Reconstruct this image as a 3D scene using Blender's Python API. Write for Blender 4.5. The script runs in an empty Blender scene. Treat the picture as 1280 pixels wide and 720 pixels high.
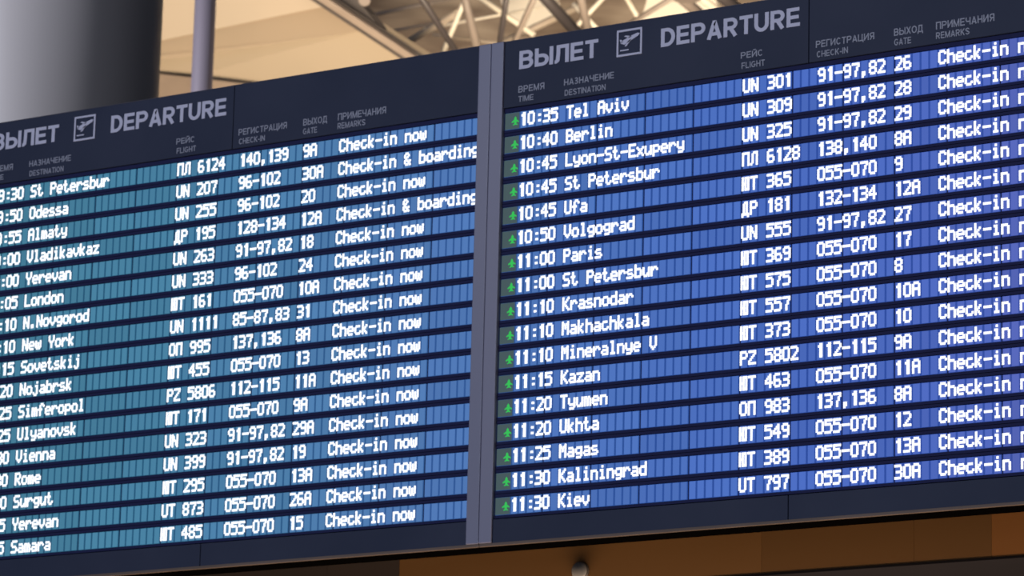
import bpy, bmesh, math, random
from mathutils import Vector, Matrix

random.seed(4)
scene = bpy.context.scene
COL = scene.collection
R = math.radians

# ------------------------------------------------------------------ camera, world, lights, exposure
ZT = 5.85                                    # height of the first row's top line above the floor
CAM = Vector((7.9947, -12.5183, ZT - 4.2530))
RIGHT = Vector((0.84752, 0.53021, 0.024182))
UP = Vector((0.101818, -0.20713, 0.973))
FWD = Vector((-0.520904, 0.822177, 0.229532))
FPX = 4700.0

cd = bpy.data.cameras.new('camera')
cam = bpy.data.objects.new('camera', cd)
COL.objects.link(cam)
cam.matrix_world = Matrix(((RIGHT.x, UP.x, -FWD.x, CAM.x), (RIGHT.y, UP.y, -FWD.y, CAM.y),
                           (RIGHT.z, UP.z, -FWD.z, CAM.z), (0, 0, 0, 1)))
cd.sensor_width = 36.0
cd.lens = 36.0 * FPX / 1280.0
cd.clip_start, cd.clip_end = 0.5, 300
cd.dof.use_dof = True
cd.dof.focus_distance = 12.4
cd.dof.aperture_fstop = 8.0
scene.camera = cam

vs = scene.view_settings
vs.view_transform = 'Standard'
vs.look = 'None'
vs.gamma = 1.0
vs.exposure = 0.0
vs.use_curve_mapping = False

w = bpy.data.worlds.new('hall_ambient')
scene.world = w
w.use_nodes = True
w.node_tree.nodes['Background'].inputs['Color'].default_value = (0.62, 0.66, 0.85, 1)
w.node_tree.nodes['Background'].inputs['Strength'].default_value = 0.095


def area_light(name, loc, target, size, power, color):
    l = bpy.data.lights.new(name, 'AREA')
    l.shape = 'RECTANGLE'
    l.size, l.size_y = size
    l.energy = power
    l.color = color
    o = bpy.data.objects.new(name, l)
    COL.objects.link(o)
    o.location = loc
    o.rotation_euler = (Vector(target) - Vector(loc)).to_track_quat('-Z', 'Y').to_euler()
    return o


# added warm fill floating below the boards, brightening the wood fascia
area_light('fascia_fill', (0.5, 0.05, 1.2), (0.5, 0.42, 4.0), (9, 0.3), 250, (1.0, 0.74, 0.50))
# cool daylight from the hall's high windows in front of the boards
area_light('window_daylight', (-3, -24, 13), (0, 0, 5), (16, 6), 3900, (0.80, 0.85, 1.0))
# added spot, no lamp seen, to light the big column alone
sl = bpy.data.lights.new('column_fill_spot', 'SPOT')
sl.energy = 14000
sl.color = (0.90, 0.91, 1.0)
sl.spot_size = R(34)
sl.spot_blend = 0.5
sl.shadow_soft_size = 0.8
so = bpy.data.objects.new('column_fill_spot', sl)
COL.objects.link(so)
so.location = (-12.9, -5.5, 13.5)
so.rotation_euler = (Vector((-7.9, 6.2, 8.6)) - Vector(so.location)).to_track_quat('-Z', 'Y').to_euler()
# warm uplights standing on the level behind the boards
area_light('warm_uplight', (-9.5, 11.5, 6.3), (-14.2, 19.5, 13.2), (5, 2), 730, (1.0, 0.80, 0.58))
area_light('warm_uplight_roof', (-4.5, 14.5, 6.3), (-9.0, 22.0, 14.2), (5, 2), 2700, (1.0, 0.82, 0.62))


# ------------------------------------------------------------------ materials
def s2l(c):
    return tuple((v / 255 / 12.92) if v / 255 <= 0.04045 else ((v / 255 + 0.055) / 1.055) ** 2.4 for v in c)


def mat(name, col, rough=0.5, metal=0.0, spec=0.5):
    m = bpy.data.materials.new(name)
    m.use_nodes = True
    b = m.node_tree.nodes['Principled BSDF']
    b.inputs['Base Color'].default_value = (*col, 1)
    b.inputs['Roughness'].default_value = rough
    b.inputs['Metallic'].default_value = metal
    b.inputs['Specular IOR Level'].default_value = spec
    return m


def noisy(name, c1, c2, scale, rough=0.5, stretch=(1, 1, 1), spec=0.5, detail=3):
    m = mat(name, c1, rough, 0, spec)
    nt = m.node_tree
    b = nt.nodes['Principled BSDF']
    tc = nt.nodes.new('ShaderNodeTexCoord')
    mp = nt.nodes.new('ShaderNodeMapping')
    mp.inputs['Scale'].default_value = stretch
    n = nt.nodes.new('ShaderNodeTexNoise')
    n.inputs['Scale'].default_value = scale
    n.inputs['Detail'].default_value = detail
    r = nt.nodes.new('ShaderNodeValToRGB')
    r.color_ramp.elements[0].position = 0.35
    r.color_ramp.elements[1].position = 0.65
    r.color_ramp.elements[0].color = (*c1, 1)
    r.color_ramp.elements[1].color = (*c2, 1)
    nt.links.new(tc.outputs['Object'], mp.inputs['Vector'])
    nt.links.new(mp.outputs['Vector'], n.inputs['Vector'])
    nt.links.new(n.outputs['Fac'], r.inputs['Fac'])
    nt.links.new(r.outputs['Color'], b.inputs['Base Color'])
    return m


def screen(name, rgb, strength=1.0, vary=0.0):
    """A lit display: emission over a dark glassy base."""
    m = mat(name, (0.006, 0.008, 0.014), 0.6, 0, 0.05)
    nt = m.node_tree
    b = nt.nodes['Principled BSDF']
    b.inputs['Emission Color'].default_value = (*s2l(rgb), 1)
    b.inputs['Emission Strength'].default_value = strength
    if vary:
        oi = nt.nodes.new('ShaderNodeObjectInfo')
        mr = nt.nodes.new('ShaderNodeMapRange')
        mr.inputs['To Min'].default_value = strength * (1 - vary)
        mr.inputs['To Max'].default_value = strength * (1 + vary)
        nt.links.new(oi.outputs['Random'], mr.inputs['Value'])
        nt.links.new(mr.outputs['Result'], b.inputs['Emission Strength'])
    return m


M = {
    'panel': noisy('navy_panel', (0.020, 0.026, 0.050), (0.026, 0.032, 0.058), 2.0, 0.6, spec=0.12),
    'letter': mat('pale_grey_vinyl', (0.42, 0.42, 0.53), 0.6),
    'small_letter': mat('grey_vinyl', (0.22, 0.23, 0.29), 0.6),
    'post': noisy('grey_aluminium', (0.125, 0.13, 0.20), (0.145, 0.145, 0.215), 1.5, 0.42, (1, 1, 0.2)),
    'seam': mat('dark_joint', (0.02, 0.02, 0.04), 0.6),
    'bezel': mat('row_bezel', (0.016, 0.019, 0.062), 0.7, 0, 0.05),
    'lip': noisy('brown_anodised_lip', (0.095, 0.068, 0.055), (0.115, 0.082, 0.068), 3.0, 0.6, (1, 1, 1), 0.2),
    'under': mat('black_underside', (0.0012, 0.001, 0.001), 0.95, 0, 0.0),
    'housing': mat('black_housing', (0.01, 0.01, 0.012), 0.7),
    'text': screen('lit_white_character', (242, 244, 250), 1.35),
    'green': screen('lit_green_symbol', (52, 190, 84), 1.0),
    'dim_cell': screen('dim_indicator_cell', (68, 86, 88), 1.0),
    'dim_gap': screen('dim_indicator_gap', (44, 58, 66), 1.0),
    'column': noisy('column_cladding', (0.185, 0.178, 0.182), (0.205, 0.195, 0.20), 0.8, 0.42, (1, 1, 0.1), 0.3),
    'pole': noisy('lavender_grey_paint', (0.195, 0.168, 0.20), (0.215, 0.185, 0.22), 1.2, 0.5, (1, 1, 0.1)),
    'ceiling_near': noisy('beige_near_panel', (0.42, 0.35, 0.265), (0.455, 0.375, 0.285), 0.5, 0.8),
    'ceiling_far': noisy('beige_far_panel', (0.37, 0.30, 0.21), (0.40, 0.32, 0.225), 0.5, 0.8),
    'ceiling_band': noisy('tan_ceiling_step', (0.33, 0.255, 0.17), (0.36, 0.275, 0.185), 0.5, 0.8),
    'bulkhead': noisy('brown_bulkhead', (0.19, 0.14, 0.10), (0.24, 0.18, 0.13), 1.6, 0.8),
    'deck': noisy('roof_deck', (0.15, 0.105, 0.075), (0.40, 0.32, 0.235), 1.7, 0.8, (0.5, 0.3, 2.2)),
    'beam': noisy('beam_grey_brown', (0.23, 0.18, 0.14), (0.30, 0.24, 0.19), 1.4, 0.5),
    'beam_dark': mat('beam_dark_edge', (0.055, 0.045, 0.04), 0.6),
    'tube_dark': mat('dark_steel_tube', (0.06, 0.05, 0.048), 0.5),
    'tube_grey': mat('grey_steel_tube', (0.27, 0.22, 0.18), 0.5),
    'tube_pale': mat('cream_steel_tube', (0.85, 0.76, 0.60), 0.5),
    'tube_tan': mat('tan_steel_tube', (0.52, 0.42, 0.31), 0.5),
    'floor': noisy('polished_floor', (0.20, 0.19, 0.18), (0.26, 0.25, 0.24), 0.6, 0.25),
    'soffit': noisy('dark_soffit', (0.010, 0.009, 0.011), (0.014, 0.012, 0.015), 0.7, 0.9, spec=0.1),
    'fixture': mat('pale_fixture', (0.30, 0.28, 0.27), 0.5),
    'fixture_ring': mat('fixture_ring', (0.12, 0.10, 0.09), 0.4),
}
WOOD = [noisy('brown_wood_%d' % i, c1, c2, 0.9, 0.42, (0.5, 1, 2.5)) for i, (c1, c2) in enumerate([
    ((0.075, 0.055, 0.045), (0.10, 0.07, 0.055)),
    ((0.26, 0.120, 0.036), (0.32, 0.150, 0.046)),
    ((0.215, 0.10, 0.031), (0.265, 0.125, 0.038)),
    ((0.36, 0.145, 0.038), (0.42, 0.170, 0.045))])]

# viewing-angle colour shift set into each module column's emission: teal left, violet blue right
TINT_KEYS = [(0.0, (66, 122, 146), (36, 88, 118)), (0.20, (70, 126, 158), (38, 94, 130)),
             (0.42, (80, 122, 176), (54, 98, 158)), (0.56, (76, 114, 184), (46, 88, 164)),
             (0.75, (72, 106, 190), (46, 82, 172)), (0.88, (76, 101, 186), (52, 84, 177)), (1.0, (92, 100, 180), (70, 84, 172))]


def tint(u, k):
    for a, b in zip(TINT_KEYS, TINT_KEYS[1:]):
        if u <= b[0]:
            t = (u - a[0]) / (b[0] - a[0])
            return tuple(p + (q - p) * t for p, q in zip(a[k], b[k]))
    return TINT_KEYS[-1][k]


CELL, GAP = {}, {}
for bi in range(2):
    for mI in range(12):
        u = (bi * 12 + mI + 0.5) / 24
        CELL[bi, mI] = screen('lcd_cell_%d_%d' % (bi, mI), tint(u, 1), 1.0, 0.08)
        GAP[bi, mI] = screen('lcd_gap_%d_%d' % (bi, mI), tint(u, 2), 0.8)


# ------------------------------------------------------------------ helpers
def link(name, me, parent=None, loc=None):
    o = bpy.data.objects.new(name, me)
    COL.objects.link(o)
    if parent is not None:
        o.parent = parent
    if loc is not None:
        o.location = loc
    return o


class MB:
    """Collects shapes and links them as one mesh object."""
    def __init__(s):
        s.v, s.f, s.m, s.sm = [], [], [], []

    def poly(s, pts, mi=0, smooth=False):
        k = len(s.v)
        s.v += [tuple(p) for p in pts]
        s.f.append(tuple(range(k, k + len(pts))))
        s.m.append(mi)
        s.sm.append(smooth)

    def box(s, x0, x1, y0, y1, z0, z1, mi=0):
        k = len(s.v)
        s.v += [(x, y, z) for x in (x0, x1) for y in (y0, y1) for z in (z0, z1)]
        for q in ((0, 1, 3, 2), (4, 6, 7, 5), (0, 4, 5, 1), (2, 3, 7, 6), (0, 2, 6, 4), (1, 5, 7, 3)):
            s.f.append(tuple(k + i for i in q))
            s.m.append(mi)
            s.sm.append(False)

    def slab(s, pts, d, mi=0):
        """A polygon with thickness: pts, and pts moved by d."""
        d = Vector(d)
        a = [Vector(p) for p in pts]
        b = [p + d for p in a]
        s.poly(a, mi)
        s.poly(b[::-1], mi)
        n = len(a)
        for i in range(n):
            j = (i + 1) % n
            s.poly((a[j], a[i], b[i], b[j]), mi)

    def tube(s, p, q, r0, r1=None, n=16, mi=0, cap=True):
        r1 = r0 if r1 is None else r1
        p, q = Vector(p), Vector(q)
        ax = (q - p).normalized()
        t = ax.orthogonal().normalized()
        bt = ax.cross(t)
        k = len(s.v)
        for c, r in ((p, r0), (q, r1)):
            for i in range(n):
                a = 2 * math.pi * i / n
                s.v.append(tuple(c + (t * math.cos(a) + bt * math.sin(a)) * r))
        for i in range(n):
            j = (i + 1) % n
            s.f.append((k + i, k + j, k + n + j, k + n + i))
            s.m.append(mi)
            s.sm.append(True)
        if cap:
            s.f.append(tuple(k + i for i in range(n))[::-1])
            s.f.append(tuple(k + n + i for i in range(n)))
            s.m += [mi, mi]
            s.sm += [False, False]

    def build(s, name, mats, parent=None, bevel=0.0):
        me = bpy.data.meshes.new(name)
        me.from_pydata(s.v, [], s.f)
        for m in (mats if isinstance(mats, (list, tuple)) else [mats]):
            me.materials.append(m)
        me.polygons.foreach_set('material_index', s.m)
        me.polygons.foreach_set('use_smooth', s.sm)
        me.update()
        if len(s.f) < 20000:
            bm = bmesh.new()
            bm.from_mesh(me)
            bmesh.ops.recalc_face_normals(bm, faces=bm.faces)
            bm.to_mesh(me)
            bm.free()
        o = link(name, me, parent)
        if bevel:
            b = o.modifiers.new('bevel', 'BEVEL')
            b.width = bevel
            b.segments = 2
            b.limit_method = 'ANGLE'
        return o


def thing(name, label, cat, loc=(0, 0, 0), group=None):
    o = bpy.data.objects.new(name, None)
    COL.objects.link(o)
    o.location = loc
    o['label'], o['category'], o['kind'] = label, cat, 'thing'
    if group:
        o['group'] = group
    return o


def tag(o, label, cat, group=None):
    o['label'], o['category'] = label, cat
    if group:
        o['group'] = group
    return o


def at(px, py, depth):
    """The point of the hall that lies at this depth along the sight line through a photo position."""
    return CAM + depth * (FWD + RIGHT * ((px - 640) / FPX) - UP * ((py - 360) / FPX))


def struct(o):
    o['kind'] = 'structure'
    return o


# ------------------------------------------------------------------ the setting
mb = MB()
mb.box(-45, 40, -40, 45, -0.2, 0.0)
struct(mb.build('floor', M['floor']))

# wood-clad edge of the upper level behind the boards, and its dark soffit
YF = 0.5
ZF = ZT - 1.908
mb = MB()
edges = [-9.0, -1.15, -0.78, 0.95, 1.62, 1.95, 2.35, 9.0]
kinds = [0, 0, 1, 2, 2, 3, 1]
for a, b, k in zip(edges, edges[1:], kinds):
    mb.box(a + 0.0005, b - 0.0005, YF, YF + 0.06, ZF, ZT + 0.12, k)
struct(mb.build('wall_fascia', WOOD))
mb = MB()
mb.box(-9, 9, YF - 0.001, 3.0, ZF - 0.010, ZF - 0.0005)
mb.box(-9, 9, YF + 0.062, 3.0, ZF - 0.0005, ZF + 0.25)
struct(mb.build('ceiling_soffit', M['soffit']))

# ceiling over the far left: near panel, a step facing the hall, far panel lower down
def line_a(x): return 50 - 0.209 * (x - 205)
def line_b(x): return 68 - 0.118 * (x - 205)
XL = -260
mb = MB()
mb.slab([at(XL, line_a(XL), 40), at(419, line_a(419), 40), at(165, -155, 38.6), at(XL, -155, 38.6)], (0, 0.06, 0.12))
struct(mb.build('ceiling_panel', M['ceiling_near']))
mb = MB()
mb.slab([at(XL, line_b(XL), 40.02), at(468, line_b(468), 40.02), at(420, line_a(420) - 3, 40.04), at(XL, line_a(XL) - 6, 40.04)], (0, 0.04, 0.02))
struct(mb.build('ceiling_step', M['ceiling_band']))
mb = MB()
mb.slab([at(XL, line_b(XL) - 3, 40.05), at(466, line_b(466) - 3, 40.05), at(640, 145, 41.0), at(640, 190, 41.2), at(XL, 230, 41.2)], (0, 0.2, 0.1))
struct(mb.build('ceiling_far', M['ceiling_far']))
# brown bulkhead in front of the far panel
mb = MB()
mb.slab([at(120, 83, 40.07), at(330, 107.5, 40.34), at(330, 260, 40.4), at(120, 260, 40.2)], (-0.01, 0.03, 0.0))
struct(mb.build('wall_bulkhead', M['bulkhead']))

# roof deck beyond the space frame
mb = MB()
mb.slab([at(380, -260, 45), at(1150, -260, 45), at(1150, 140, 47), at(380, 140, 47)], (0, 0.6, 0.4))
struct(mb.build('ceiling_roof_deck', M['deck']))
mb = MB()  # pale slab: a bright lit zone of the deck put into colour
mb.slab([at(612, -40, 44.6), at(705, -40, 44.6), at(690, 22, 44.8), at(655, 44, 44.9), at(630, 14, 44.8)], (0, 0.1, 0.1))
struct(mb.build('ceiling_bright_patch', M['tube_pale']))
mb = MB()  # another pale slab standing for brightness on the deck
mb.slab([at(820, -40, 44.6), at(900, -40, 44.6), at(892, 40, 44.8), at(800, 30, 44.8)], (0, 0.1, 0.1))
struct(mb.build('ceiling_bright_patch', M['tube_pale']))

# ------------------------------------------------------------------ 5 x 8 dot characters of the display rows
G5 = {
    '0': '01110 10001 10001 10001 10001 10001 01110', '1': '00110 01110 00110 00110 00110 00110 00110',
    '2': '11110 00001 00001 00010 00100 01000 11111', '3': '11110 00001 00001 01110 00001 00001 11110',
    '4': '00010 00110 01010 10010 11111 00010 00010', '5': '11111 10000 11110 00001 00001 00001 11110',
    '6': '01110 10000 10000 11110 10001 10001 01110', '7': '11111 00001 00010 00010 00100 00100 00100',
    '8': '01110 10001 10001 01110 10001 10001 01110', '9': '01110 10001 10001 01111 00001 00001 01110',
    ':': '00000 00000 00110 00000 00000 00110 00000', ',': '00000 00000 00000 00000 00000 01100 01100 01000',
    '-': '00000 00000 00000 11111 00000 00000 00000', '.': '00000 00000 00000 00000 00000 01100 01100',
    '&': '01100 10010 10100 01000 10101 10010 01101',
    'A': '01110 10001 10001 11111 10001 10001 10001', 'B': '11110 10001 10001 11110 10001 10001 11110',
    'C': '01110 10001 10000 10000 10000 10001 01110', 'E': '11111 10000 10000 11110 10000 10000 11111',
    'H': '10001 10001 10001 11111 10001 10001 10001', 'K': '10001 10010 10100 11000 10100 10010 10001',
    'L': '10000 10000 10000 10000 10000 10000 11111', 'M': '10001 11011 10101 10101 10001 10001 10001',
    'N': '10001 11001 11001 10101 10011 10011 10001', 'O': '01110 10001 10001 10001 10001 10001 01110',
    'P': '11110 10001 10001 11110 10000 10000 10000', 'R': '11110 10001 10001 11110 10100 10010 10001',
    'S': '01111 10000 10000 01110 00001 00001 11110', 'T': '11111 00100 00100 00100 00100 00100 00100',
    'U': '10001 10001 10001 10001 10001 10001 01110', 'V': '10001 10001 10001 10001 10001 01010 00100',
    'Y': '10001 10001 10001 01010 00100 00100 00100', 'Z': '11111 00001 00010 00100 01000 10000 11111',
    'a': '00000 00000 01110 00001 01111 10001 01111', 'b': '10000 10000 11110 10001 10001 10001 11110',
    'c': '00000 00000 01110 10000 10000 10001 01110', 'd': '00001 00001 01111 10001 10001 10001 01111',
    'e': '00000 00000 01110 10001 11111 10000 01110', 'f': '00110 01001 01000 11100 01000 01000 01000',
    'g': '00000 00000 01111 10001 10001 01111 00001 01110', 'h': '10000 10000 11110 10001 10001 10001 10001',
    'i': '00100 00000 01100 00100 00100 00100 01110', 'j': '00010 00000 00110 00010 00010 00010 10010 01100',
    'k': '10000 10000 10010 10100 11000 10100 10010', 'l': '01100 00100 00100 00100 00100 00100 01110',
    'm': '00000 00000 11010 10101 10101 10101 10101', 'n': '00000 00000 11110 10001 10001 10001 10001',
    'o': '00000 00000 01110 10001 10001 10001 01110', 'p': '00000 00000 11110 10001 10001 11110 10000 10000',
    'r': '00000 00000 10110 11001 10000 10000 10000', 's': '00000 00000 01110 10000 01110 00001 11110',
    't': '01000 01000 11100 01000 01000 01001 00110', 'u': '00000 00000 10001 10001 10001 10011 01101',
    'v': '00000 00000 10001 10001 10001 01010 00100', 'w': '00000 00000 10001 10101 10101 10101 01010',
    'x': '00000 00000 10001 01010 00100 01010 10001', 'y': '00000 00000 10001 10001 10001 01111 00001 01110',
    'z': '00000 00000 11111 00010 00100 01000 11111',
    '\u041f': '11111 10001 10001 10001 10001 10001 10001', '\u041b': '00111 01001 01001 01001 01001 01001 10001',
    '\u0414': '00110 01010 01010 01010 01010 01010 11111 10001', '\u042e': '10111 10101 10101 11101 10101 10101 10111',
}
G5['\u0420'], G5['\u0422'], G5['\u041e'] = G5['P'], G5['T'], G5['O']

CW, RH = 0.037024, 0.1                       # width of one character cell, height of one row
GAPH = 0.029                                 # dark strip between two rows
YS = 0.012                                   # the lit face of the display stands this far behind the frame's face
DW = 0.168 * CW
DH = 0.00775


def char_rects(mb, ch, idx, ztop, yf):
    g = G5.get(ch)
    if not g:
        return
    x0 = (idx + 0.08) * CW
    z0 = ztop - 0.0062
    for r, row in enumerate(g.split()):
        c = 0
        while c < 5:
            if row[c] == '1':
                e = c
                while e < 5 and row[e] == '1':
                    e += 1
                g_ = 0.05 if ch in '1:' else 0.24
                mb.box(x0 + (c - g_) * DW, x0 + (e + g_) * DW, yf - 0.0012, yf, z0 - (r + 1.14) * DH, z0 - (r - .14) * DH)
                c = e
            else:
                c += 1


def letter(c, t):
    """A sans-serif capital one unit tall: its width and the centre lines of its strokes, t wide."""
    h = t / 2

    def arc(cx, cy, rx, ry, a0, a1, n=14):
        return [(cx + rx * math.cos(R(a0 + (a1 - a0) * i / n)), cy + ry * math.sin(R(a0 + (a1 - a0) * i / n))) for i in range(n + 1)]
    w = {'I': t, '\u0419': .74, '\u0418': .74, 'M': .86, '\u041c': .86, '\u042b': .94, 'O': .80, '\u041e': .80, 'G': .78, 'C': .74, '\u0421': .74,
         'F': .60, 'L': .60, '\u0413': .56, 'E': .66, '\u0415': .66, 'T': .66, '\u0422': .66, 'A': .76, '\u0410': .76, '\u0414': .84, '-': .36,
         '\u0426': .80, '\u0425': .72, '\u0417': .64}.get(c, .72)
    l, r, b, T = h, w - h, h, 1 - h
    c = {'\u0415': 'E', '\u0422': 'T', '\u0410': 'A', '\u0420': 'P', '\u041c': 'M', '\u041d': 'H', '\u041e': 'O', '\u0421': 'C', '\u0412': 'B'}.get(c, c)
    stem = [(l, 0), (l, 1)]
    bowl = lambda y0, y1, xr: [(l, y0), (xr - (y1 - y0) / 2, y0)] + arc(xr - (y1 - y0) / 2, (y0 + y1) / 2, (y1 - y0) / 2, (y1 - y0) / 2, -90, 90) + [(l, y1)]
    m = .5
    G = {
        'I': [stem], '-': [[(0, .38), (w, .38)]], 'T': [[(0, T), (w, T)], [(w / 2, 0), (w / 2, 1)]],
        'E': [stem, [(l, T), (w - .03, T)], [(l, b), (w, b)], [(l, m), (w - .06, m)]],
        'F': [stem, [(l, T), (w, T)], [(l, m), (w - .08, m)]], 'L': [stem, [(l, b), (w, b)]],
        'H': [stem, [(r, 0), (r, 1)], [(l, m), (r, m)]],
        'P': [stem, bowl(.46, T, r)], 'B': [stem, bowl(b, .52, r), bowl(.52, T, r - .03)],
        'R': [stem, bowl(.46, T, r - .02), [(w * .48, .46), (r - .02, 0)]],
        'D': [[(l, b), (w * .42, b)] + arc(w * .42, .5, r - w * .42, .5 - h, -90, 90) + [(l, T), (l, b)]],
        'U': [[(l, 1), (l, r)] + arc(w / 2, r / 2 + h, w / 2 - h, r / 2, 180, 360) + [(r, 1)]],
        'A': [[(h, 0), (w / 2 - .02, 1 - h), (w / 2 + .02, 1 - h), (w - h, 0)], [(w * .24, .28), (w * .76, .28)]],
        'S': [arc(w / 2, .735, w / 2 - h, .265 - h, 15, 270) [:] + arc(w / 2, .265 + .0, w / 2 - h, .235 - h + .03, 90, -165)],
        'N': [stem, [(r, 0), (r, 1)], [(l, 1 - h), (r, h)]],
        'O': [arc(w / 2, .5, w / 2 - h, .5 - h, 0, 360, 32)],
        'C': [arc(w / 2, .5, w / 2 - h, .5 - h, 42, 318, 28)],
        'G': [arc(w / 2, .5, w / 2 - h, .5 - h, 42, 330, 28) + [(r, .45), (w * .55, .45)]],
        'K': [stem, [(r, 1), (l + h, .42)], [(l + .16, .58), (r, 0)]],
        'M': [stem, [(r, 0), (r, 1)], [(l, 1 - h * .5), (w / 2, .08), (r, 1 - h * .5)]],
        '\u042b': [stem, bowl(b, .58, w - t - .13), [(r, 0), (r, 1)]],
        '\u041b': [[(0, b), (.06, b), (.15, .16), (.18, .5), (.18, T), (r, T), (r, 0)]],
        '\u041f': [[(l, 0), (l, T), (r, T), (r, 0)]], '\u0413': [[(l, 0), (l, T), (w, T)]],
        '\u0418': [stem, [(r, 0), (r, 1)], [(l, h), (r, 1 - h)]],
        '\u0419': [stem, [(r, 0), (r, 1)], [(l, h), (r, 1 - h)], arc(w / 2, 1.2, .17, .10, 180, 360, 8)],
        '\u0427': [[(l, 1), (l, .62), (l + .10, .46), (r, .46)], [(r, 0), (r, 1)]],
        '\u0417': [arc(w * .42, .745, w * .42 - h * .6, .255 - h, 150, -80) + [(w * .3, .52)], [(w * .3, .5)] + arc(w * .45, .27, w * .5 - h, .26 - h + .02, 80, -150)],
        '\u042f': [[(r, 0), (r, 1)], [(w - x, y) for x, y in bowl(.46, T, r - .02)], [(w * .52, .46), (.02 + h, 0)]],
        '\u0425': [[(h, 0), (r, 1)], [(h, 1), (r, 0)]],
        '\u0426': [[(l, 1), (l, b), (w - .02, b), (w - .02, -.2)], [(w - .16, b), (w - .16, 1)]],
        '\u0414': [[(h, -.2), (h, b), (w - h, b), (w - h, -.2)], [(.14, b), (.20, .3), (.22, T), (w - .18, T), (w - .18, b)]],
    }
    return w, G[c]


def ribbon(mb, pts, h, tr, y0, y1):
    """A flat stroke along pts, h to either side, with mitred corners."""
    pts = [p for i, p in enumerate(pts) if i == 0 or math.dist(p, pts[i - 1]) > 1e-5]
    closed = math.dist(pts[0], pts[-1]) < 1e-4
    if closed:
        pts = pts[:-1]
    n = len(pts)
    L_, R_ = [], []
    for i, p in enumerate(pts):
        a = pts[i - 1] if (i or closed) else None
        c = pts[(i + 1) % n] if (i < n - 1 or closed) else None
        ds = []
        for u, v in ((a, p), (p, c)):
            if u is not None and v is not None:
                d = math.dist(u, v)
                ds.append(((v[0] - u[0]) / d, (v[1] - u[1]) / d))
        if len(ds) == 1:
            nx, nz = -ds[0][1], ds[0][0]
            k = 1
        else:
            nx, nz = -(ds[0][1] + ds[1][1]), ds[0][0] + ds[1][0]
            q = math.hypot(nx, nz) or 1
            nx, nz = nx / q, nz / q
            k = min(2.2, 1 / max(.2, nx * -ds[0][1] + nz * ds[0][0]))
        L_.append((p[0] + nx * h * k, p[1] + nz * h * k))
        R_.append((p[0] - nx * h * k, p[1] - nz * h * k))
    for i in range(n if closed else n - 1):
        j = (i + 1) % n
        q = [tr(*z) for z in (L_[i], L_[j], R_[j], R_[i])]
        mb.slab([(x, y0, z) for x, z in q], (0, y1 - y0, 0))


def wall_text(name, body, x0, x1, z0, h, m, parent, t=0.15):
    """Raised lettering between x0 and x1, its base line at z0 and its capitals h tall, on the face y = 0."""
    x, strokes = 0.0, []
    for c in body:
        wd, g = letter(c, t)
        strokes += [[(px + x, pz) for px, pz in s_] for s_ in g]
        x += wd + (.08 if t > .17 else .12)
    x -= (.08 if t > .17 else .12)
    mb = MB()
    for i, s_ in enumerate(strokes):
        ribbon(mb, s_, t / 2, lambda px, pz: (x0 + px / x * (x1 - x0), z0 + pz * h), -0.0008 - i * 4e-6, 0.0)
    return mb.build(name, m, parent)


def pictogram(parent):
    """A square outline with a rising aeroplane over a short line of text."""
    x0, x1, z0, z1, t = 0.537, 0.655, 0.149, 0.261, 0.0085
    y0, y1 = -0.0028, 0.0
    mb = MB()
    mb.box(x0, x1, y0, y1, z0, z0 + t)
    mb.box(x0, x1, y0, y1, z1 - t, z1)
    mb.box(x0, x0 + t, y0, y1, z0 + t, z1 - t)
    mb.box(x1 - t, x1, y0, y1, z0 + t, z1 - t)
    o = mb.build('pictogram_frame', M['letter'], parent)

    def P(u, v): return (x0 + u * (x1 - x0), y0, z0 + v * (z1 - z0))
    mb = MB()
    d = (0, y1 - y0, 0)
    # body from the tail at lower left to the nose at upper right
    mb.slab([P(.14, .50), P(.30, .43), P(.85, .70), P(.91, .78), P(.82, .81), P(.58, .74), P(.25, .60)], d)
    # wing swept back to the left, lower wing and tail fin
    mb.slab([P(.50, .66), P(.60, .71), P(.36, .77), P(.28, .74)], d)
    mb.slab([P(.44, .55), P(.58, .62), P(.40, .37), P(.31, .36)], d)
    mb.slab([P(.17, .50), P(.25, .55), P(.17, .64), P(.12, .63)], d)
    mb.slab([P(.14, .20), P(.48, .20), P(.48, .245), P(.14, .245)], d)
    mb.build('aeroplane_symbol', M['letter'], parent)


LEFT = [
    ('09:30', 'St Petersbur', '\u041f\u041b 6124', '140,139', '9A', 0), ('09:50', 'Odessa', 'UN 207', '96-102', '30A', 1),
    ('09:55', 'Almaty', 'UN 255', '96-102', '20', 0), ('10:00', 'Vladikavkaz', '\u0414\u0420 195', '128-134', '12A', 1),
    ('10:00', 'Yerevan', 'UN 263', '91-97,82', '18', 0), ('10:05', 'London', 'UN 333', '96-102', '24', 0),
    ('10:10', 'N.Novgorod', '\u042e\u0422 161', '055-070', '10A', 0), ('10:10', 'New York', 'UN 1111', '85-87,83', '31', 0),
    ('10:15', 'Sovetskij', '\u041e\u041f 995', '137,136', '8A', 0), ('10:20', 'Nojabrsk', '\u042e\u0422 455', '055-070', '13', 0),
    ('10:25', 'Simferopol', 'PZ 5806', '112-115', '11A', 0), ('10:25', 'Ulyanovsk', '\u042e\u0422 171', '055-070', '9A', 0),
    ('10:30', 'Vienna', 'UN 323', '91-97,82', '29A', 0), ('10:30', 'Rome', 'UN 399', '91-97,82', '19', 0),
    ('10:30', 'Surgut', '\u042e\u0422 295', '055-070', '13A', 0), ('10:35', 'Yerevan', 'UT 873', '055-070', '26A', 0),
    ('10:35', 'Samara', '\u042e\u0422 485', '055-070', '15', 0)]
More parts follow.
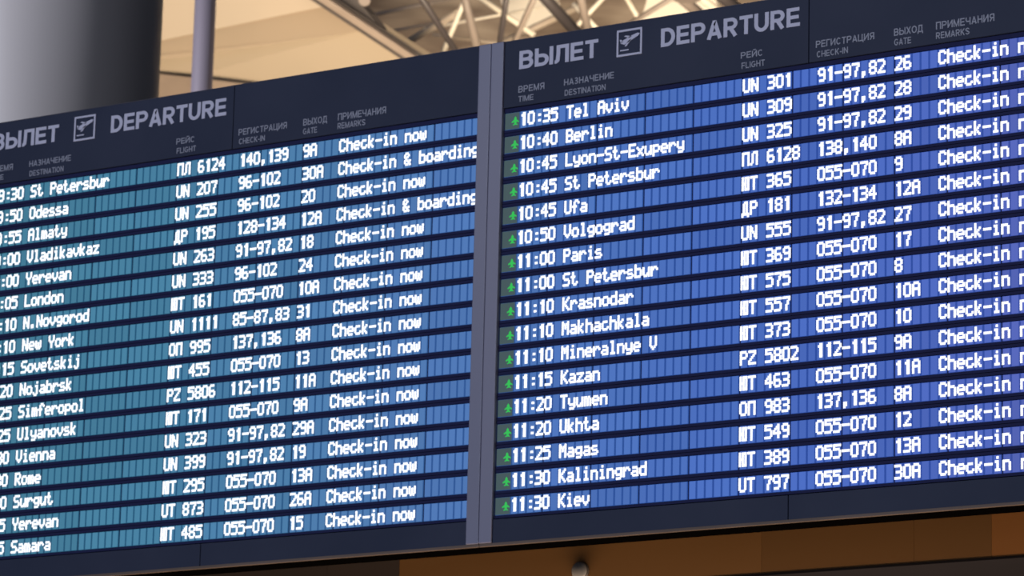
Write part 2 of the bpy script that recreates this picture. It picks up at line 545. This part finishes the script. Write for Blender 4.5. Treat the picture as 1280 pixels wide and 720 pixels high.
RIGHT_ROWS = [
    ('10:35', 'Tel Aviv', 'UN 301', '91-97,82', '26', 0), ('10:40', 'Berlin', 'UN 309', '91-97,82', '28', 0),
    ('10:45', 'Lyon-St-Exupery', 'UN 325', '91-97,82', '29', 0), ('10:45', 'St Petersbur', '\u041f\u041b 6128', '138,140', '8A', 0),
    ('10:45', 'Ufa', '\u042e\u0422 365', '055-070', '9', 0), ('10:50', 'Volgograd', '\u0414\u0420 181', '132-134', '12A', 0),
    ('11:00', 'Paris', 'UN 555', '91-97,82', '27', 0), ('11:00', 'St Petersbur', '\u042e\u0422 369', '055-070', '17', 0),
    ('11:10', 'Krasnodar', '\u042e\u0422 575', '055-070', '8', 0), ('11:10', 'Makhachkala', '\u042e\u0422 557', '055-070', '10A', 0),
    ('11:10', 'Mineralnye V', '\u042e\u0422 373', '055-070', '10', 0), ('11:15', 'Kazan', 'PZ 5802', '112-115', '9A', 0),
    ('11:20', 'Tyumen', '\u042e\u0422 463', '055-070', '11A', 0), ('11:20', 'Ukhta', '\u041e\u041f 983', '137,136', '8A', 0),
    ('11:25', 'Magas', '\u042e\u0422 549', '055-070', '12', 0), ('11:30', 'Kaliningrad', '\u042e\u0422 389', '055-070', '13A', 0),
    ('11:30', 'Kiev', 'UT 797', '055-070', '30A', 0)]

HEADINGS = [('\u0412\u0420\u0415\u041c\u042f', .071, .196, .063, .028), ('TIME', .072, .145, .024, .024),
            ('\u041d\u0410\u0417\u041d\u0410\u0427\u0415\u041d\u0418\u0415', .290, .526, .064, .027), ('DESTINATION', .294, .487, .020, .025),
            ('\u0420\u0415\u0419\u0421', 1.108, 1.207, .064, .026), ('FLIGHT', 1.112, 1.216, .022, .025),
            ('\u0420\u0415\u0413\u0418\u0421\u0422\u0420\u0410\u0426\u0418\u042f', 1.442, 1.696, .062, .028), ('CHECK-IN', 1.446, 1.582, .022, .025),
            ('\u0412\u042b\u0425\u041e\u0414', 1.781, 1.905, .062, .029), ('GATE', 1.782, 1.854, .023, .026),
            ('\u041f\u0420\u0418\u041c\u0415\u0427\u0410\u041d\u0418\u042f', 1.960, 2.205, .062, .030), ('REMARKS', 1.960, 2.101, .024, .026)]

W = 72 * CW
POST = 0.0602
TOP, BOT = 0.292, -1.812


def module_mesh(kind, k0):
    """Six character cells behind one glass: cells (slot 0) on a darker ground (slot 1)."""
    mb = MB()
    m = 0.0033
    z1, z0 = -GAPH / 2, -(RH - GAPH / 2)
    mb.box(k0 * CW + m, (k0 + 6) * CW - m, YS, YS + 0.01, z0, z1, 1)
    for c in range(6):
        if kind == 'first' and c < 2:
            mb.box((k0 + c + .10) * CW, (k0 + c + (1.1 if c == 0 else .95)) * CW, YS - 0.001, YS, z0 + .001, z1 - .001, 2)
        else:
            a = .12 if c else .16
            b = .88 if c < 5 else .84
            mb.box((k0 + c + a) * CW, (k0 + c + b) * CW, YS - 0.001, YS, z0 + .001, z1 - .001, 0)
    return mb


def departure_board(bi, x0, rows, label):
    root = thing('departure_board', label, 'departures board', (x0, 0, ZT), 'departures boards')
    # body behind the display
    mb = MB()
    mb.box(-POST, W + POST, 0.045, 0.13, BOT + 0.004, TOP - 0.004)
    mb.build('housing', M['housing'], root)
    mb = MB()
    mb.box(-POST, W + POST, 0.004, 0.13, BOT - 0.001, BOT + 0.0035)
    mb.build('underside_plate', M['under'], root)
    for bx in (0.35, 1.33, 2.3):
        mb = MB()
        for zz in (TOP - 0.25, BOT + 0.35):
            mb.box(bx - .03, bx + .03, 0.1295, YF + 0.0005, zz - .03, zz + .03)
            mb.box(bx - .07, bx + .07, YF - 0.012, YF + 0.0005, zz - .07, zz + .07)
        mb.build('wall_bracket', M['housing'], root)
    # header in two panels, and the skirting panel in two
    for a, b in ((0, 1.409), (1.411, W)):
        mb = MB()
        mb.box(a + .0006, b - .0006, 0.0, 0.045, 0.006, TOP - .003)
        hp = mb.build('header_panel', M['panel'], root, bevel=0.0015)
        for body, xa, xb, z, h in HEADINGS:
            if a <= xa < b:
                wall_text('column_heading', body, xa, xb, z, h, M['small_letter'], hp, 0.15)
        if a == 0:
            wall_text('heading_lettering', '\u0412\u042b\u041b\u0415\u0422', .072, .449, .163, .0775, M['letter'], hp, 0.19)
            wall_text('heading_lettering', 'DEPARTURE', .742, 1.371, .163, .0775, M['letter'], hp, 0.19)
            pictogram(hp)
    mb = MB()
    mb.box(-POST, W + POST, 0.0, 0.05, TOP - .003, TOP)
    mb.build('top_edge', M['seam'], root)
    for a, b in ((0, 1.333), (1.335, W)):
        mb = MB()
        mb.box(a + .0006, b - .0006, 0.0, 0.045, BOT + .012, -1.7035)
        mb.build('bottom_panel', M['panel'], root, bevel=0.0015)
    mb = MB()
    mb.box(-POST, W + POST, -0.004, 0.05, BOT, BOT + .0135)
    mb.build('bottom_lip', M['lip'], root, bevel=0.003)
    # upright aluminium profiles at both ends
    for a in (-POST, W):
        mb = MB()
        mb.box(a, a + POST, -0.010, 0.045, BOT + .0136, TOP - .001)
        mb.build('side_post', M['post'], root, bevel=0.004)
    # seventeen display rows
    for r, (tm, dest, fl, desk, gate, rem) in enumerate(rows):
        zt = -r * RH
        mb = MB()
        mb.box(0.001, W - .001, YS + 0.004, 0.045, -RH + .001, -.001 if r else .005)
        mb.box(0.001, W - .001, YS - 0.004, YS + 0.0038, -GAPH / 2 + .002, -.001 if r else .005)
        mb.box(0.001, W - .001, YS - 0.004, YS + 0.0038, -RH + .001, -RH + GAPH / 2 - .002)
        row = mb.build('display_row', M['bezel'], root)
        row.location = (0, 0, zt)
        row['label'] = 'display row reading %s %s' % (tm, dest)
        for k in range(12):
            if k == 0:
                o = module_mesh('first', 0).build('display_module', [CELL[bi, k], GAP[bi, k], M['dim_cell']], row)
            elif r == 0:
                o = module_mesh('plain', 6 * k).build('display_module', [CELL[bi, k], GAP[bi, k]], row)
                MODS[bi, k] = o.data
            else:
                o = link('display_module', MODS[bi, k], row)
        ztop = -GAPH / 2
        remark = 'Check-in & boarding' if rem else 'Check-in now'
        for nm, s, i0 in (('time_lettering', tm, 2), ('destination_lettering', dest, 8), ('flight_lettering', fl, 30),
                          ('desk_lettering', desk, 39), ('gate_lettering', gate, 48), ('remark_lettering', remark, 53)):
            mb = MB()
            for i, ch in enumerate(s):
                char_rects(mb, ch, i0 + i, ztop, YS - 0.0012)
            mb.build(nm, M['text'], row)
        # small green aeroplane-like mark in the second cell
        mb = MB()
        yf = YS - 0.0012
        cx, cz = 1.44 * CW, -RH / 2 - .001
        d = (0, 0.0012, 0)
        U = .0044
        pts = [(0, 4.2), (.9, 2.6), (.9, 1.2), (2.9, -.6), (2.9, -1.7), (.9, -.9), (.8, -2.6), (1.8, -3.5), (1.8, -4.2), (0, -3.7)]
        outline = [(x * U * 1.35 + cx, yf - .0012, z * U + cz) for x, z in pts] + [(-x * U * 1.35 + cx, yf - .0012, z * U + cz) for x, z in pts[::-1][1:-1]]
        mb.slab(outline, d)
        mb.build('status_symbol', M['green'], row)
    return root


MODS = {}
departure_board(0, -2 * 0.0608 - W, LEFT, 'flight departures board left of the double grey post, listing London and New York')
departure_board(1, 0.0, RIGHT_ROWS, 'flight departures board right of the double grey post, listing Tel Aviv and Paris')

# ------------------------------------------------------------------ column, pole
def upright(name, px, py, depth, r, h, m, label, cat, slope_fix=0):
    p = at(px, py, depth)
    root = thing(name, label, cat, (p.x, p.y, 0))
    mb = MB()
    n = 64
    mb.tube((0, 0, 0), (0, 0, h), r, r, n)
    mb.build('shaft', m, root)
    mb = MB()
    mb.tube((0, 0, 0), (0, 0, 0.12), r * 1.12, r * 1.06, n)
    mb.build('base_ring', M['beam_dark'], root)
    return root


upright('round_column', 52, 70, 25.0, 148 * 25.0 / FPX, 15.0, M['column'],
        'massive round grey column rising behind the left board', 'column')
upright('slender_pole', 254.5, 55, 29.0, 13.4 * 29.0 / FPX, 15.0, M['pole'],
        'slender lavender grey pole in front of the beige ceiling', 'pole')

# ------------------------------------------------------------------ edge beam between the ceiling panel and the open roof
beam = thing('edge_beam', 'grey brown ceiling edge beam slanting down to the left board', 'beam', at(455, 35, 38))
B0 = beam.location


def rel(px, py, d): return at(px, py, d) - B0


mb = MB()
mb.slab([rel(165, -153, 36.80), rel(174, -157, 36.80), rel(526, 76, 38.80), rel(515, 78, 38.80)], (0.0, 0.08, 0.02))
mb.build('flange', M['beam'], beam)
mb = MB()
mb.slab([rel(157, -153, 36.85), rel(166, -153, 36.85), rel(517, 78, 38.85), rel(509, 79, 38.85)], (0.0, 0.1, 0.02))
mb.build('lower_edge', M['beam_dark'], beam)
mb = MB()
mb.slab([rel(175, -157, 36.90), rel(180, -161, 38.40), rel(534, 75, 38.90), rel(527, 76, 38.90)], (0.0, 0.08, 0.02))
mb.build('upper_edge', M['beam_dark'], beam)
mb = MB()
mb.slab([rel(382, -28, 38.50), rel(450, -30, 38.50), rel(452, 6, 38.60), rel(464, 18, 38.60), rel(478, 37, 38.70), rel(474, 46, 38.70), rel(404, 0, 38.60)], (0.0, 0.08, 0.03))
mb.build('gusset_plate', M['beam_dark'], beam)
mb = MB()
c = rel(456, 1, 38.40)
mb.tube(c, c - FWD * 0.12, 0.06, 0.06, 24)
mb.build('end_cap', M['tube_grey'], beam)

# ------------------------------------------------------------------ space frame under the roof
truss = thing('roof_space_frame', 'open tubular roof space frame above the boards and the post', 'roof truss', at(680, 20, 40))
T0 = truss.location


def strut(x0, y0, d0, x1, y1, d1, wpx, m):
    """A tube through two sight points at their own depths, carried on past them both ways."""
    p, q = at(x0, y0, d0), at(x1, y1, d1)
    mb = MB()
    mb.tube(p - T0, q - T0, wpx * d0 / FPX / 2, wpx * d1 / FPX / 2, 14)
    mb.build('strut', m, truss)


S = strut
S(500, -44, 38, 580, 80, 39, 8.5, M['tube_dark'])
S(590, -22, 41, 546, 84, 41.5, 6.5, M['tube_pale'])
S(572, -40, 39.5, 600, 76, 40, 11, M['tube_grey'])
S(640, -50, 38, 622, 72, 38.6, 7.5, M['tube_dark'])
S(690, -52, 38.5, 637, 66, 39, 8, M['tube_grey'])
S(500, 58, 43, 572, 16, 42, 9, M['tube_tan'])
S(540, 43, 43, 680, 62, 43, 4.5, M['tube_tan'])
S(530, 36, 42.5, 700, 5, 42.5, 3.5, M['tube_pale'])
S(596, -6, 42, 668, 44, 42, 7, M['tube_pale'])
S(660, -26, 39.2, 722, 42, 40, 15, M['tube_dark'])
S(718, -40, 39.0, 736, 44, 39.6, 11, M['tube_grey'])
S(772, -22, 41, 712, 42, 41, 6, M['tube_pale'])
S(716, 4, 41.5, 752, 42, 41.5, 6, M['tube_pale'])
S(770, -24, 41.5, 806, 36, 41.5, 6, M['tube_pale'])
S(856, -12, 39, 770, 40, 39.6, 6.5, M['tube_grey'])
S(836, -16, 40.5, 880, 22, 41, 14, M['tube_grey'])
S(858, -18, 42, 895, 12, 42, 10, M['tube_pale'])
S(885, -18, 39.5, 925, 14, 40, 16, M['tube_dark'])
S(440, 24, 43.5, 585, -6, 43.5, 5, M['tube_grey'])
S(460, 44, 43.8, 560, 26, 43.8, 4, M['tube_grey'])
S(625, 55, 43.5, 720, 10, 43.5, 9, M['tube_tan'])
for (px, py, d) in ((590, -22, 41), (682, -36, 39), (770, -24, 41.2), (858, -16, 40)):
    mb = MB()
    c = at(px, py, d) - T0
    mb.tube(c - Vector((0, 0, .13)), c + Vector((0, 0, .13)), 0.16, 0.16, 16)
    mb.build('node', M['tube_grey'], truss)

# ------------------------------------------------------------------ small fixture on the wood under the right board
d0 = (YF - CAM.y) / (FWD + RIGHT * ((726 - 640) / FPX) - UP * ((714 - 360) / FPX)).y
p = at(726, 714, d0)
fx = thing('wall_fixture', 'small pale fixture on the brown fascia under the right board', 'fixture', (p.x, YF, p.z))
mb = MB()
mb.tube((0, 0, 0), (0, -0.012, 0), 0.040, 0.038, 24)
mb.build('mounting_ring', M['fixture_ring'], fx)
bm = bmesh.new()
bmesh.ops.create_uvsphere(bm, u_segments=24, v_segments=12, radius=0.036)
for v in bm.verts:
    v.co.y = -abs(v.co.y) * 0.35 if v.co.y < 0 else 0.0
    v.co.y -= 0.012
me = bpy.data.meshes.new('dome')
bm.to_mesh(me)
bm.free()
me.materials.append(M['fixture'])
for q in me.polygons:
    q.use_smooth = True
link('dome', me, fx)
